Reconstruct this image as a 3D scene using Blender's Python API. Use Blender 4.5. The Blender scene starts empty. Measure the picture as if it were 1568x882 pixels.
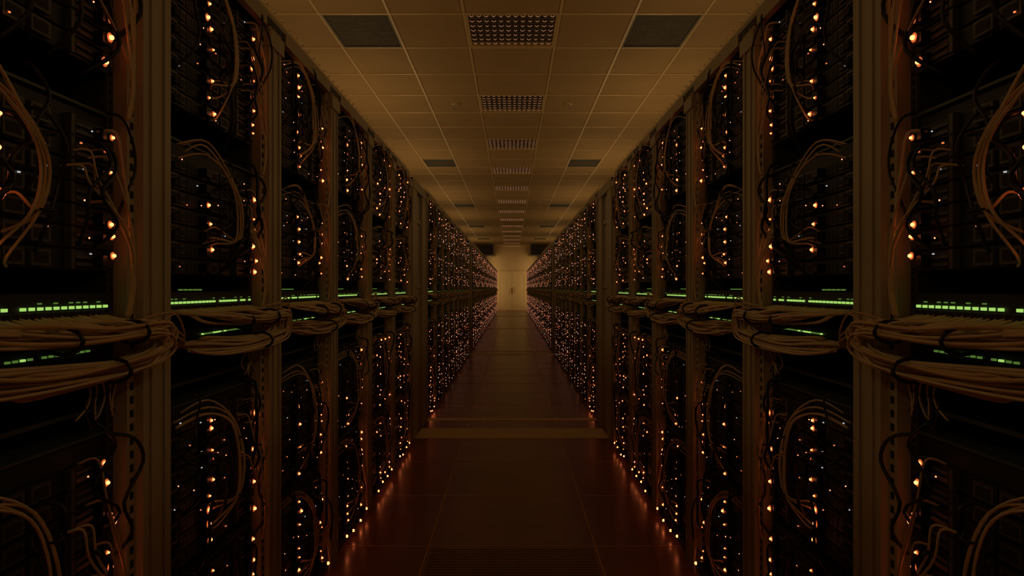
import bpy, math, random
from mathutils import Vector
R=random.Random(7)
scene=bpy.context.scene
scene.view_settings.view_transform='Standard'
CAMZ=.93; CEIL=2.64; A=.6; RH=1.6
# ------------------------------------------------------------ materials
def mat(name,col,rough=.5,metal=0,emit=None,es=0,noise=0,nscale=8,bump=0,bscale=60,sample=True):
    m=bpy.data.materials.new(name); m.use_nodes=True
    nt=m.node_tree; b=nt.nodes['Principled BSDF']
    b.inputs['Base Color'].default_value=(*col,1); b.inputs['Roughness'].default_value=rough
    b.inputs['Metallic'].default_value=metal
    if emit:
        b.inputs['Emission Color'].default_value=(*emit,1); b.inputs['Emission Strength'].default_value=es
        if not sample: m.cycles.emission_sampling='NONE'
    tc=nt.nodes.new('ShaderNodeTexCoord')
    if noise:
        n=nt.nodes.new('ShaderNodeTexNoise'); n.inputs['Scale'].default_value=nscale; n.inputs['Detail'].default_value=5
        nt.links.new(tc.outputs['Object'],n.inputs['Vector'])
        r=nt.nodes.new('ShaderNodeValToRGB')
        r.color_ramp.elements[0].position=.3; r.color_ramp.elements[1].position=.7
        r.color_ramp.elements[0].color=(*[c*(1-noise) for c in col],1)
        r.color_ramp.elements[1].color=(*[min(1,c*(1+noise)) for c in col],1)
        nt.links.new(n.outputs['Fac'],r.inputs['Fac']); nt.links.new(r.outputs['Color'],b.inputs['Base Color'])
    if bump:
        n=nt.nodes.new('ShaderNodeTexNoise'); n.inputs['Scale'].default_value=bscale; n.inputs['Detail'].default_value=3
        nt.links.new(tc.outputs['Object'],n.inputs['Vector'])
        bp=nt.nodes.new('ShaderNodeBump'); bp.inputs['Strength'].default_value=bump; bp.inputs['Distance'].default_value=.002
        nt.links.new(n.outputs['Fac'],bp.inputs['Height']); nt.links.new(bp.outputs['Normal'],b.inputs['Normal'])
    return m
M={}
M['steel']=mat('painted_rack_steel',(.47,.41,.27),.5,.0,noise=.10,nscale=5,bump=.15)
M['hole']=mat('rail_hole_dark',(.008,.007,.006),.7,noise=.2)
M['dark']=mat('chassis_dark',(.015,.016,.014),.55,.1,noise=.3,nscale=12)
M['grey']=mat('module_grey',(.075,.075,.065),.5,.1,noise=.2)
M['shelf']=mat('chassis_top_teal',(.06,.08,.07),.5,.1,noise=.2,nscale=4)
M['beige']=mat('cable_beige',(.72,.56,.33),.5,noise=.1,nscale=20)
M['tan']=mat('cable_orange_tan',(.66,.44,.21),.5,noise=.1,nscale=20)
M['black']=mat('cable_black',(.012,.012,.012),.45,noise=.3,nscale=20)
M['halo']=mat('led_halo_ring',(.45,.4,.35),.5,noise=.1,emit=(1,.17,.03),es=.36,sample=False)  # emission paints the soft glow halo around each LED
M['orange']=mat('led_orange',(.9,.3,.1),.3,emit=(1,.2,.06),es=5.5)
M['orangef']=mat('led_orange_small',(.9,.3,.1),.3,emit=(1,.26,.1),es=2.6,sample=False)
M['amber']=mat('led_amber_dim',(.9,.3,.1),.3,emit=(1,.25,.06),es=.9,sample=False)
M['white']=mat('led_cool_white',(.8,.8,.8),.3,emit=(.8,.85,.9),es=.5,sample=False)
M['pink']=mat('led_warm_pink',(.9,.6,.5),.3,emit=(1,.5,.36),es=1.3,sample=False)
M['green']=mat('led_green',(.4,.9,.2),.3,emit=(.52,.95,.2),es=.68)
M['greend']=mat('led_green_dim',(.3,.6,.2),.3,emit=(.4,.85,.15),es=.16,sample=False)
class MB:
    def __init__(s): s.v=[];s.f=[];s.m=[];s.sm=[]
    def box(s,x0,x1,y0,y1,z0,z1,m):
        n=len(s.v)
        s.v+=[(x0,y0,z0),(x1,y0,z0),(x1,y1,z0),(x0,y1,z0),(x0,y0,z1),(x1,y0,z1),(x1,y1,z1),(x0,y1,z1)]
        for f in ((0,3,2,1),(4,5,6,7),(0,1,5,4),(1,2,6,5),(2,3,7,6),(3,0,4,7)):
            s.f.append(tuple(n+i for i in f)); s.m.append(m); s.sm.append(False)
    def quad(s,a,b,c,d,m):
        n=len(s.v); s.v+=[a,b,c,d]; s.f.append((n,n+1,n+2,n+3)); s.m.append(m); s.sm.append(False)
    def tube(s,pts,r,m,sides=6,sub=4,closed=False):
        P=[Vector(p) for p in pts]; out=[]
        n=len(P)
        rng=range(n) if closed else range(n-1)
        for i in rng:
            if closed: p0,p1,p2,p3=P[(i-1)%n],P[i],P[(i+1)%n],P[(i+2)%n]
            else: p0=P[max(i-1,0)];p1=P[i];p2=P[i+1];p3=P[min(i+2,n-1)]
            for k in range(sub):
                t=k/sub
                out.append(.5*((2*p1)+(p2-p0)*t+(2*p0-5*p1+4*p2-p3)*t*t+(3*p1-p0-3*p2+p3)*t**3))
        if not closed: out.append(P[-1])
        N=len(out); base=len(s.v); prev=None
        for i,p in enumerate(out):
            if closed: d=out[(i+1)%N]-out[i-1]
            else: d=out[min(i+1,N-1)]-out[max(i-1,0)]
            if d.length<1e-7: d=Vector((0,0,1))
            d.normalize()
            if prev is None:
                a=d.cross(Vector((.31,.17,.93)))
                if a.length<1e-3: a=d.cross(Vector((1,0,0)))
            else: a=prev-d*prev.dot(d)
            if a.length<1e-6: a=d.cross(Vector((0,1,.2)))
            a.normalize(); prev=a; b=d.cross(a)
            for k in range(sides):
                th=2*math.pi*k/sides
                q=p+a*(r*math.cos(th))+b*(r*math.sin(th)); s.v.append(tuple(q))
        for i in range(N if closed else N-1):
            j=(i+1)%N
            for k in range(sides):
                l=(k+1)%sides
                s.f.append((base+i*sides+k,base+i*sides+l,base+j*sides+l,base+j*sides+k)); s.m.append(m); s.sm.append(True)
        if not closed:
            s.f.append(tuple(base+k for k in reversed(range(sides)))); s.m.append(m); s.sm.append(False)
            s.f.append(tuple(base+(N-1)*sides+k for k in range(sides))); s.m.append(m); s.sm.append(False)
    def ball(s,c,r,m,seg=8,rings=5):
        n=len(s.v); x,y,z=c
        s.v.append((x,y,z+r)); 
        for i in range(1,rings):
            ph=math.pi*i/rings
            for k in range(seg):
                th=2*math.pi*k/seg
                s.v.append((x+r*math.sin(ph)*math.cos(th),y+r*math.sin(ph)*math.sin(th),z+r*math.cos(ph)))
        s.v.append((x,y,z-r)); last=len(s.v)-1
        for k in range(seg):
            l=(k+1)%seg
            s.f.append((n,n+1+k,n+1+l)); s.m.append(m); s.sm.append(True)
            for i in range(rings-2):
                a=n+1+i*seg
                s.f.append((a+k,a+seg+k,a+seg+l,a+l)); s.m.append(m); s.sm.append(True)
            a=n+1+(rings-2)*seg
            s.f.append((a+k,last,a+l)); s.m.append(m); s.sm.append(True)
    def disc(s,c,r,t,m,seg=10):
        n=len(s.v); x,y,z=c
        for dx in (0,t):
            for k in range(seg):
                th=2*math.pi*k/seg; s.v.append((x+dx,y+r*math.cos(th),z+r*math.sin(th)))
        s.f.append(tuple(n+seg+k for k in range(seg))); s.m.append(m); s.sm.append(False)
        for k in range(seg):
            l=(k+1)%seg; s.f.append((n+k,n+l,n+seg+l,n+seg+k)); s.m.append(m); s.sm.append(False)
    def mesh(s,name):
        me=bpy.data.meshes.new(name); me.from_pydata(s.v,[],s.f)
        used=[]
        for k in s.m:
            if k not in used: used.append(k)
        for k in used: me.materials.append(M[k])
        ix={k:i for i,k in enumerate(used)}
        me.polygons.foreach_set('material_index',[ix[k] for k in s.m])
        me.polygons.foreach_set('use_smooth',s.sm)
        me.update(); return me
def obj(name,me,parent=None,loc=(0,0,0),scale=(1,1,1)):
    o=bpy.data.objects.new(name,me); scene.collection.objects.link(o)
    o.location=loc; o.scale=scale
    if parent: o.parent=parent
    return o
PITCH=.58
# ------------------------------------------------------------ rack frame
def frame_mesh(near=True,endpost=False):
    b=MB()
    def post(y0):
        b.box(-.09,-.012,y0,y0+.14,0,RH,'steel')
        b.box(-.012,0,y0+.026,y0+.114,0,RH-.02,'steel')
        b.box(0,.004,y0+.046,y0+.052,0,RH-.02,'steel')
        b.box(0,.004,y0+.088,y0+.094,0,RH-.02,'steel')
        b.box(-.02,.006,y0+.02,y0+.12,RH-.07,RH-.03,'steel')
        if near:
            z=.04
            while z<RH-.05:
                for yy in (.008,.122):
                    b.box(-.0125,-.0115,y0+yy,y0+yy+.010,z,z+.012,'hole')
                b.box(-.05,-.036,y0-.0006,y0+.002,z,z+.012,'hole')
                z+=.022
    if endpost: post(0); return b.mesh('rack_end_post')
    post(0)
    for yy in (.14,.563):
        b.box(-.09,-.034,yy,yy+.017,.03,RH-.04,'grey')
        if near:
            z=.05
            while z<RH-.06:
                b.box(-.0345,-.0335,yy+.005,yy+.012,z,z+.009,'hole'); z+=.0148
    b.box(-.88,-.86,0,.58,0,RH-.02,'dark')
    b.box(-.86,-.09,.06,.08,.0,RH-.02,'dark')
    b.box(-.88,0,0,.58,RH-.02,RH,'dark')
    b.box(-.6,-.01,.14,.58,0,.03,'dark')
    b.box(-.025,.0,0,.58,RH,RH+.012,'steel')
    b.box(-.012,.004,.14,.58,RH-.03,RH,'steel')
    for i in range(10):
        y=.03+i*.058
        b.box(-.012,-.009,y,y+.003,RH+.012,RH+.034,'beige')
        b.box(-.014,-.006,y-.002,y+.005,RH+.034,RH+.038,'beige')
    b.tube([(-.01,0,RH+.026),(-.01,.3,RH+.026),(-.01,.58,RH+.026)],.0012,'beige',4,1)
    return b.mesh('rack_frame')
def sections(r):
    d=r.uniform(-.012,.012)
    return [(1.27+d,1.565),(.955,1.205+d),(.395+d,.705),(.04,.36+d)]
UN=.032
def modules_mesh(r,secs,fx,near=True):
    b=MB()
    for si,(z0,z1) in enumerate(secs):
        b.box(-.8,fx-.012,.158,.562,z0,z1,'dark')
        b.box(-.8,fx-.004,.158,.562,z1,z1+.004,'shelf')
        n=int((z1-z0)/UN)
        for i in range(n):
            z=z0+i*UN+.002; h=UN-.004
            b.box(fx-.014,fx-.004,.160,.560,z,z+h,'dark')
            if not near: 
                b.box(fx-.004,fx,.19,.25,z+.006,z+h-.006,'grey'); continue
            b.box(fx-.004,fx-.001,.166,.172,z,z+h,'grey')
            b.box(fx-.004,fx-.001,.172,.196,z+h-.005,z+h,'grey')
            b.box(fx-.004,fx+.004,.176,.193,z+.004,z+.016,'hole')
            b.box(fx-.004,fx+.001,.203,.222,z+.006,z+h-.006,'grey')
            b.box(fx+.001,fx+.0014,.206,.219,z+.009,z+h-.009,'hole')
            for k in range(7):
                b.box(fx-.004,fx-.002,.235+k*.007,.238+k*.007,z+.004,z+h-.004,'grey')
            for k in range(2):
                y=.33+k*.05
                b.box(fx-.004,fx+.002,y,y+.038,z+.003,z+h-.003,'grey')
                b.box(fx+.002,fx+.0024,y+.005,y+.033,z+.007,z+h-.007,'hole')
            b.box(fx-.004,fx+.006,.455,.463,z,z+h,'grey')
            b.box(fx-.004,fx,.475,.515,z+.005,z+.010,'grey')
            b.box(fx-.004,fx,.475,.515,z+.016,z+.020,'grey')
            b.box(fx-.004,fx+.010,.523,.547,z+.006,z+h-.006,'black')
            b.box(fx-.004,fx+.012,.290,.314,z+.006,z+h-.006,'black')
    b.box(-.5,fx-.002,.158,.562,.882,.922,'dark')
    b.box(fx-.002,fx+.002,.160,.560,.884,.897,'grey')
    for k in range(24):
        y=.168+k*.0162
        b.box(fx+.002,fx+.003,y,y+.011,.886,.896,'hole')
    b.box(-.5,fx-.004,.158,.562,.812,.846,'dark')
    for k in range(12):
        y=.17+k*.032
        b.box(fx-.004,fx-.003,y,y+.02,.816,.83,'hole')
    b.box(-.8,fx-.01,.158,.562,.742,.748,'shelf')
    return b.mesh('server_modules')
def led_mesh(r,secs,fx,kind):
    b=MB()
    seg,rg=(8,6) if kind=='near' else ((6,4) if kind=='mid' else (4,2))
    for si,(z0,z1) in enumerate(secs):
        n=int((z1-z0)/UN)
        for i in range(n):
            z=z0+i*UN+.016
            if kind=='near':
                for (y,p) in ((.302,.8),(.535,.85)):
                    if r.random()<p:
                        yy=y+r.gauss(0,.008); zz=z+r.uniform(-.009,.009)
                        rad=r.choice([.0038,.003,.0024,.0018])
                        b.box(fx,fx+.012,yy-.005,yy+.005,zz-.005,zz+.005,'black')
                        b.disc((fx+.012,yy,zz),rad*2.0,.001,'halo')
                        b.ball((fx+.015,yy,zz),rad,'orange',seg,rg)
                for (y,p) in ((.185,.3),(.225,.2),(.275,.3),(.345,.3),(.40,.35),(.49,.4)):
                    if r.random()<p:
                        yy=y+r.uniform(-.014,.014); zz=z+r.uniform(-.012,.012)
                        c=r.choice(['white','amber','amber','orangef','orangef'])
                        if c=='orangef': b.ball((fx+.010,yy,zz),.0014,c,6,4)
                        else: b.box(fx+.004,fx+.006,yy,yy+r.uniform(.0015,.004),zz,zz+.002,c)
            elif kind=='mid':
                for (y,p) in ((.24,.3),(.302,.7),(.42,.25),(.535,.75)):
                    if r.random()<p:
                        rad=r.choice([.0022,.003,.0036]); c='orange' if r.random()<.6 else ('orangef' if r.random()<.7 else 'pink')
                        yy=y+r.gauss(0,.012); zz=z+r.uniform(-.012,.012)
                        b.disc((fx+.012,yy,zz),rad*1.8,.001,'halo',8)
                        b.ball((fx+.015,yy,zz),rad,c,seg,rg)
            else:
                for y in (.08,.24,.40,.54):
                    if r.random()<.5:
                        rad=r.choice([.0022,.003,.0042]); c='orangef' if r.random()<.5 else 'pink'
                        b.ball((fx+.014+(0.01 if y<.1 else 0),y+r.gauss(0,.018),z+r.uniform(-.014,.014)),rad,c,seg,rg)
    if kind!='far':
        for y in (.2,.30,.42,.53):
            if r.random()<.7:
                zz=r.uniform(.022,.05)
                b.box(fx,.008,y-.006,y+.006,zz-.006,zz+.006,'black'); b.ball((.010,y,zz),.0052,'orange',seg,rg)
        for k in range(24):
            y=.170+k*.0162
            if r.random()<.9: b.box(fx-.002,fx+.001,y,y+.008,.9,.9042,'green')
            if r.random()<.5: b.box(fx-.002,fx+.0005,y,y+.006,.908,.910,'greend')
        for k in range(16):
            y=.30+k*.0135
            if r.random()<.8: b.box(fx-.004,fx-.001,y,y+.007,.835,.838,'greend' if r.random()<.6 else 'green')
        for k in range(5):
            y=.2+k*.02; b.box(fx-.002,fx+.001,y,y+.012,.925,.928,'greend')
    else:
        for k in range(6):
            y=.170+k*.06
            b.box(fx-.002,fx+.001,y,y+.01,.9,.903,'greend')
    return b.mesh('status_leds')
def cables_mesh(r,secs,fx,kind):
    b=MB(); S=6 if kind=='near' else 4; sub=5 if kind=='near' else 3
    U=r.uniform
    nb=30 if kind=='near' else (14 if kind=='mid' else 5)
    for i in range(nb):
        u=.165+.39*i/nb; j=U(-.012,.010); ex=U(.580,.625); xo=U(.010,.048)
        zt=.868+j; zb=.815+U(-.016,.014)
        mid=(u+ex)/2
        p=[(fx,u,.889),(fx+.022,u+.006,.882),(xo,min(u+.04,ex-.03),zt+.006),(xo,max(mid,min(u+.05,ex-.02)),zt-.004),
           (xo+.004,ex-.022,zt-.002),(xo,ex,(zt+zb)/2+U(-.006,.006)),(xo-.004,ex-.03,zb+.004),(xo*.7,max(.3,mid-.04),zb-.006),
           (xo*.5,U(.19,.3),zb+U(-.002,.012)),(fx,U(.16,.28),.824)]
        b.tube(p,.0024 if i%3 else .0032,r.choice(['beige','beige','beige','beige','tan']),S,sub)
    for i in range(4 if kind=='near' else 1):
        z=U(.82,.89)
        b.tube([(0,.56,z),(.02,.61,z+U(.0,.02)),(.022,.67,z+U(-.02,.02)),(.012,.72,z-.03),(-.03,.745,z-.05)],.0018,'tan',S,sub)
    if kind!='far':
        for yy,zz in ((.36,.862),(.52,.864),(.47,.812)):
            b.tube([(.03+.026*math.cos(t),yy,zz+.017*math.sin(t)) for t in [k*math.pi/4 for k in range(8)]],.0028,'black',4,2,True)
        for i in range(9):
            u=.47+i*.008
            b.tube([(fx,u,.815),(fx+.02,u+.003,.79),(fx+.012,u+U(-.015,.02),.76),(fx+.01,u+U(-.02,.03),U(.722,.745))],.0016,'grey' if i%2 else 'beige',4,3)
    for si,(z0,z1) in enumerate(secs):
        H=z1-z0
        n=4 if kind=='near' else (3 if kind=='mid' else 1)
        bul=U(.345,.385)
        for i in range(n):
            o=U(-.006,.006); 
            zs=z1+U(-.03,.015)
            ze=z0+U(.01,.10)
            p=[(fx,.17+U(0,.05),zs-.01),(fx+.03,.25+o,zs+.006),(.014,bul-.035+o,z1-.055+o),(.018+o,bul+o,z0+H*.55),
               (.016,bul-.012+o*2,z0+H*.3),(fx+.016,.325+U(-.02,.03),ze),(fx,.315+U(-.02,.03),ze-.012)]
            b.tube(p,U(.0016,.0022),r.choice(['beige','tan','beige']),S,sub)
        for i in range(n+3):
            zs=z0+H*U(.35,1.0); o=U(-.006,.006); L=min(zs-z0,H*U(.35,.9)); ys=U(.44,.53)
            p=[(fx,ys,zs),(fx+.022,ys+.014,zs+.002),(.002+o,ys+.024,zs-L*.22),(.006+o,(ys+.565)/2+.012,zs-L*.55),(.006,.563+o,zs-L*.95),(.004,.566+o,z0-.03),(.0,.560+o,z0-.07)]
            b.tube(p,U(.0016,.0022),r.choice(['beige','tan','tan','beige']),S,sub)
        if kind!='far':
            for i in range(10):
                y=r.choice([.2,.24,.27,.33,.36,.4,.44,.5,.55])+U(-.01,.01); zt=z0+H*U(.5,1.12); zl=zt-H*U(.35,.8)
                p=[(fx,y,zt),(fx+.03,y+U(-.02,.02),zt-.01)]
                for k in range(1,4):
                    p.append((U(.0,.016),y+U(-.035,.035),zt+(zl-zt)*k/4))
                p.append((fx,y+U(-.03,.03),zl))
                b.tube(p,U(.002,.004),'black',5,4)
            for k in range(2):
                zz=z0+H*(.3+.4*k)
                b.tube([(.016+.010*math.cos(t),bul+.012*math.sin(t),zz) for t in [q*math.pi/3 for q in range(6)]],.002,'black',4,2,True)
    return b.mesh('cables')
class V: pass
def variant(seed,kind):
    r=random.Random(seed); v=V(); s=sections(r)
    fx={'near':-.026,'mid':-.016,'far':-.004}[kind]
    v.frame=FN if kind=='near' else FF
    v.mod=modules_mesh(r,s,fx,kind=='near'); v.led=led_mesh(r,s,fx,kind); v.cab=cables_mesh(r,s,fx,kind); return v
FN=frame_mesh(True); FF=frame_mesh(False); FE=frame_mesh(True,True)
def rack(v,y,side):
    e=bpy.data.objects.new('server_rack',None); scene.collection.objects.link(e)
    e.location=(-A*side,y,0); e.scale=(side,1,1)
    for nm,me in (('rack_frame',v.frame),('server_modules',v.mod),('status_leds',v.led),('cables',v.cab)):
        obj(nm,me,e)
    return e
def filler(y0,y1,side):
    b=MB(); w=y1-y0
    b.box(-.5,-.02,0,w,0,RH,'steel')
    b.box(-.02,.0,0,w*.3,0,RH,'steel'); b.box(-.02,.0,w*.72,w,0,RH,'steel')
    b.box(-.02,.004,0,w,RH-.06,RH,'steel')
    for z in (.4,.93,1.35): b.box(-.02,-.012,w*.3,w*.72,z,z+.03,'steel')
    obj('building_column',b.mesh('building_column'),None,(-A*side,y0,0),(side,1,1))
near=[variant(100+i,'near') for i in range(6)]
mid=[variant(200+i,'mid') for i in range(3)]
far=[variant(300+i,'far') for i in range(4)]
order=[near[5],near[4],near[0],near[1],near[2],near[3],mid[0],mid[1]]
for side in (1,-1):
    for k in range(8): e=rack(order[k],1.09+PITCH*(k-3),side)
    obj('end_post',FE,e,(0,PITCH,0))
    filler(4.15,4.76,side)
    for k in range(8): rack((mid[2] if k==0 else far[k%4]),4.77+PITCH*k,side)
    filler(9.42,10.19,side)
    for k in range(21): rack(far[(k*3+1)%4],10.2+PITCH*k,side)
    filler(22.39,22.89,side)
    for k in range(8): rack(far[k%4],22.9+PITCH*k,side)
# ------------------------------------------------------------ room shell
Y0,Y1=4.27-.6*12,4.27+.6*40; XW=3.0
M['tile']=mat('ceiling_tile',(.52,.355,.17),.8,noise=.06,nscale=3,bump=.3,bscale=150)
M['grid']=mat('ceiling_grid_bar',(.85,.64,.35),.35,noise=.05)
M['vent']=mat('vent_metal',(.2,.185,.16),.6,.2,noise=.1)
M['louvre']=mat('louvre_aluminium',(.75,.7,.65),.2,1,noise=.05)
M['glint']=mat('painted_led_glint',(.5,.42,.34),.25,noise=.05,emit=(1,.42,.2),es=.24,sample=False)  # glowing dashes imitate LED reflections in the unlit louvres
xs=[-3,-2.52,-2.08,-1.64,-1.2,-.765,-.3,.3,.765,1.2,1.64,2.08,2.52,3]
b=MB()
for i in range(-12,40):
    y=4.27+.6*i
    for a in range(len(xs)-1):
        if a==6 and i%3==0: continue
        if a in (4,8) and i%8==0: continue
        b.quad((xs[a],y,CEIL),(xs[a],y+.6,CEIL),(xs[a+1],y+.6,CEIL),(xs[a+1],y,CEIL),'tile')
    b.box(-XW,XW,y-.008,y+.008,CEIL-.006,CEIL+.01,'grid')
for x in xs[1:-1]: b.box(x-.008,x+.008,Y0,Y1,CEIL-.007,CEIL+.01,'grid')
b.box(-XW,XW,Y0,Y1,CEIL+.2,CEIL+.25,'dark')
obj('ceiling',b.mesh('ceiling'))
b=MB()
b.box(-.29,.29,.01,.59,.09,.1,'vent')
for (x0,x1,y0,y1) in ((-.3,-.28,0,.6),(.28,.3,0,.6),(-.28,.28,0,.02),(-.28,.28,.58,.6)):
    b.box(x0,x1,y0,y1,-.004,.1,'grid')
for k in range(1,12): 
    x=-.28+.56*k/12; b.box(x-.002,x+.002,.02,.58,0.004,.035,'louvre')
for k in range(1,7):
    y=.02+.56*k/7; b.box(-.28,.28,y-.002,y+.002,0.004,.03,'vent')
for x in (-.18,0,.18): b.tube([(x,.03,.065),(x,.3,.065),(x,.57,.065)],.013,'louvre',10,1)
rr=random.Random(5)
for kx in range(12):          # V-shaped glowing dashes imitating LED glints in every louvre cell
    for ky in range(7):
        x=-.28+.56*(kx+.5)/12; y=.02+.56*(ky+.5)/7; w_=.012+rr.uniform(-.003,.003)
        b.tube([(x-w_,y-.006,.006),(x,y+.008,.004),(x+w_,y-.006,.006)],.0026,'glint',5,1)
LM=b.mesh('recessed_ceiling_light')
b=MB()
b.box(0,.435,0,.6,.03,.04,'vent')
for (x0,x1,y0,y1) in ((0,.02,0,.6),(.415,.435,0,.6),(.02,.415,0,.02),(.02,.415,.58,.6)):
    b.box(x0,x1,y0,y1,-.004,.03,'vent')
for k in range(1,28): b.box(.02,.415,.02+k*.02,.027+k*.02,.004,.03,'vent')
VM=b.mesh('ceiling_vent')
for i in range(-12,40):
    y=4.27+.6*i
    if i%3==0: obj('recessed_ceiling_light',LM,None,(0,y,CEIL))
    if i%8==0:
        obj('ceiling_vent',VM,None,(-1.2,y,CEIL)); obj('ceiling_vent',VM,None,(.765,y,CEIL))
b=MB(); b.tube([(0,0,0),(0,0,-.02),(0,0,-.04)],.012,'louvre',10,1); b.tube([(0,0,-.04),(0,0,-.043),(0,0,-.046)],.022,'louvre',12,1); b.tube([(0,0,.001),(0,0,-.004)],.035,'grid',14,1)
SM=b.mesh('fire_sprinkler')
for y in (6.37,13.57,20.77):
    for x in (-.53,.53): obj('fire_sprinkler',SM,None,(x,y,CEIL-.001))
# floor
M['floor']=mat('raised_floor_vinyl',(.25,.105,.042),.26,noise=.2,nscale=2.5,bump=.1,bscale=25)
M['seam']=mat('floor_seam_edge',(.6,.34,.16),.4,noise=.2)
M['strip']=mat('floor_metal_strip',(.92,.80,.55),.55,noise=.06)  # metal strip; light from the rack gaps is put into its pale colour
M['slot']=mat('floor_slot_dark',(.12,.05,.024),.5,noise=.2)
b=MB()
b.box(-XW,XW,Y0,Y1,-.05,0,'floor')
for x in (-.9,-.3,.3,.9): b.box(x-.003,x+.003,Y0,Y1,-.001,.0006,'seam')
y=2.47-.6*9
while y<Y1:
    b.box(-.6,.6,y-.0035,y+.0035,-.001,.0007,'seam'); y+=.6
for (t0,t1) in ((1.27,2.47),):
    y=t0+.02
    while y<t1-.02:
        b.box(-.285,.285,y,y+.009,-.001,.0004,'slot'); y+=.022
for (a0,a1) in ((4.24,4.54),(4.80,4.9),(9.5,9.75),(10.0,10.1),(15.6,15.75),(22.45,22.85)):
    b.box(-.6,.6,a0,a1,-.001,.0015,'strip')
obj('floor',b.mesh('floor'))
# walls
M['wall']=mat('wall_paint_cream',(.75,.58,.35),.7,noise=.05,nscale=2)
M['doorp']=mat('door_paint',(.8,.64,.4),.45,noise=.05)
def shell(name,*a):
    b=MB(); b.box(*a,'wall'); obj(name,b.mesh(name))
shell('wall_back',-XW,XW,Y1,Y1+.1,0,CEIL+.25)
shell('wall_front',-XW,XW,Y0-.1,Y0,0,CEIL+.25)
shell('wall_left',-XW-.1,-XW,Y0,Y1,0,CEIL+.25)
shell('wall_right',XW,XW+.1,Y0,Y1,0,CEIL+.25)
b=MB()
for (x0,x1,z0,z1) in ((-.56,-.5,.002,1.62),(.5,.56,.002,1.62),(-.5,.5,1.56,1.62)): b.box(x0,x1,-.03,0,z0,z1,'doorp')
b.box(-.5,-.004,-.018,0,.01,1.56,'doorp'); b.box(.004,.5,-.018,0,.01,1.56,'doorp')
for x in (-.05,.035): b.box(x,x+.015,-.05,-.018,.7,.95,'doorp')
obj('door_1',b.mesh('door_1'),None,(0,Y1-.002,0))
b=MB(); b.box(-XW+.01,-.57,-.015,0,0.001,.1,'doorp'); b.box(.57,XW-.01,-.015,0,0.001,.1,'doorp'); obj('baseboard_back',b.mesh('baseboard'),None,(0,Y1-.001,0))
for s in (-1,1):
    b=MB(); x0,x1=sorted((s*.72,s*1.25)); b.box(x0,x1,26.6,Y1-.01,2.22,CEIL-.01,'vent')
    for k in range(5): b.box(x0+.03,x1-.03,26.585,26.6,2.26+k*.07,2.29+k*.07,'hole')
    obj('air_duct',b.mesh('air_duct'))
# ------------------------------------------------------------ hidden fill lights, added to brighten ceiling, racks and end wall
def area(loc,w,l,p,d,col=(1,.62,.25)):
    L=bpy.data.lights.new('fill_area','AREA'); L.shape='RECTANGLE'; L.size=w; L.size_y=l; L.energy=p; L.color=col
    o=bpy.data.objects.new('hidden_fill_light',L); scene.collection.objects.link(o); o.location=loc
    o.rotation_euler=Vector(d).to_track_quat('-Z','Y').to_euler()
for s in (-1,1):
    for y,p in ((0,2.7),(3,2.7),(6,3.3),(9,3.6),(12.5,3.3),(16,3.1),(20,3.0),(24,3.2)):
        area((s*1.35,y,RH+.05),.1,2.2,p,(0,0.0001,1))  # added light for the ceiling, out of view above the racks
    for y,l,p in ((-.5,3,1.0),(3,3.4,1.2),(7,3.6,1.0),(12,5,1.1),(18,5,1.1),(24,5,1.2)):
        L=bpy.data.lights.new('cross_fill','AREA'); L.shape='RECTANGLE'; L.size=.03; L.size_y=l; L.energy=p; L.color=(1,.66,.3)
        o=bpy.data.objects.new('hidden_fill_light',L); scene.collection.objects.link(o); o.location=(s*.8,y,RH+.2)  # added strip, unseen, brightens the opposite rack faces
        o.rotation_euler=(0,s*math.radians(50),0)
    area((s*1.0,27.75,1.3),.05,2.3,4.6,(-s,.25,0),(1,.62,.25))  # added strip past the last rack, unseen, brightens the end wall
w=bpy.data.worlds.new('w'); scene.world=w; w.use_nodes=True
w.node_tree.nodes['Background'].inputs[0].default_value=(.01,.007,.004,1)
cam=bpy.data.cameras.new('camera'); co=bpy.data.objects.new('camera',cam); scene.collection.objects.link(co)
co.location=(0,0,CAMZ); co.rotation_euler=(math.radians(90),0,0)
cam.sensor_width=36; cam.lens=36*1050/1568; cam.clip_start=.02; scene.camera=co
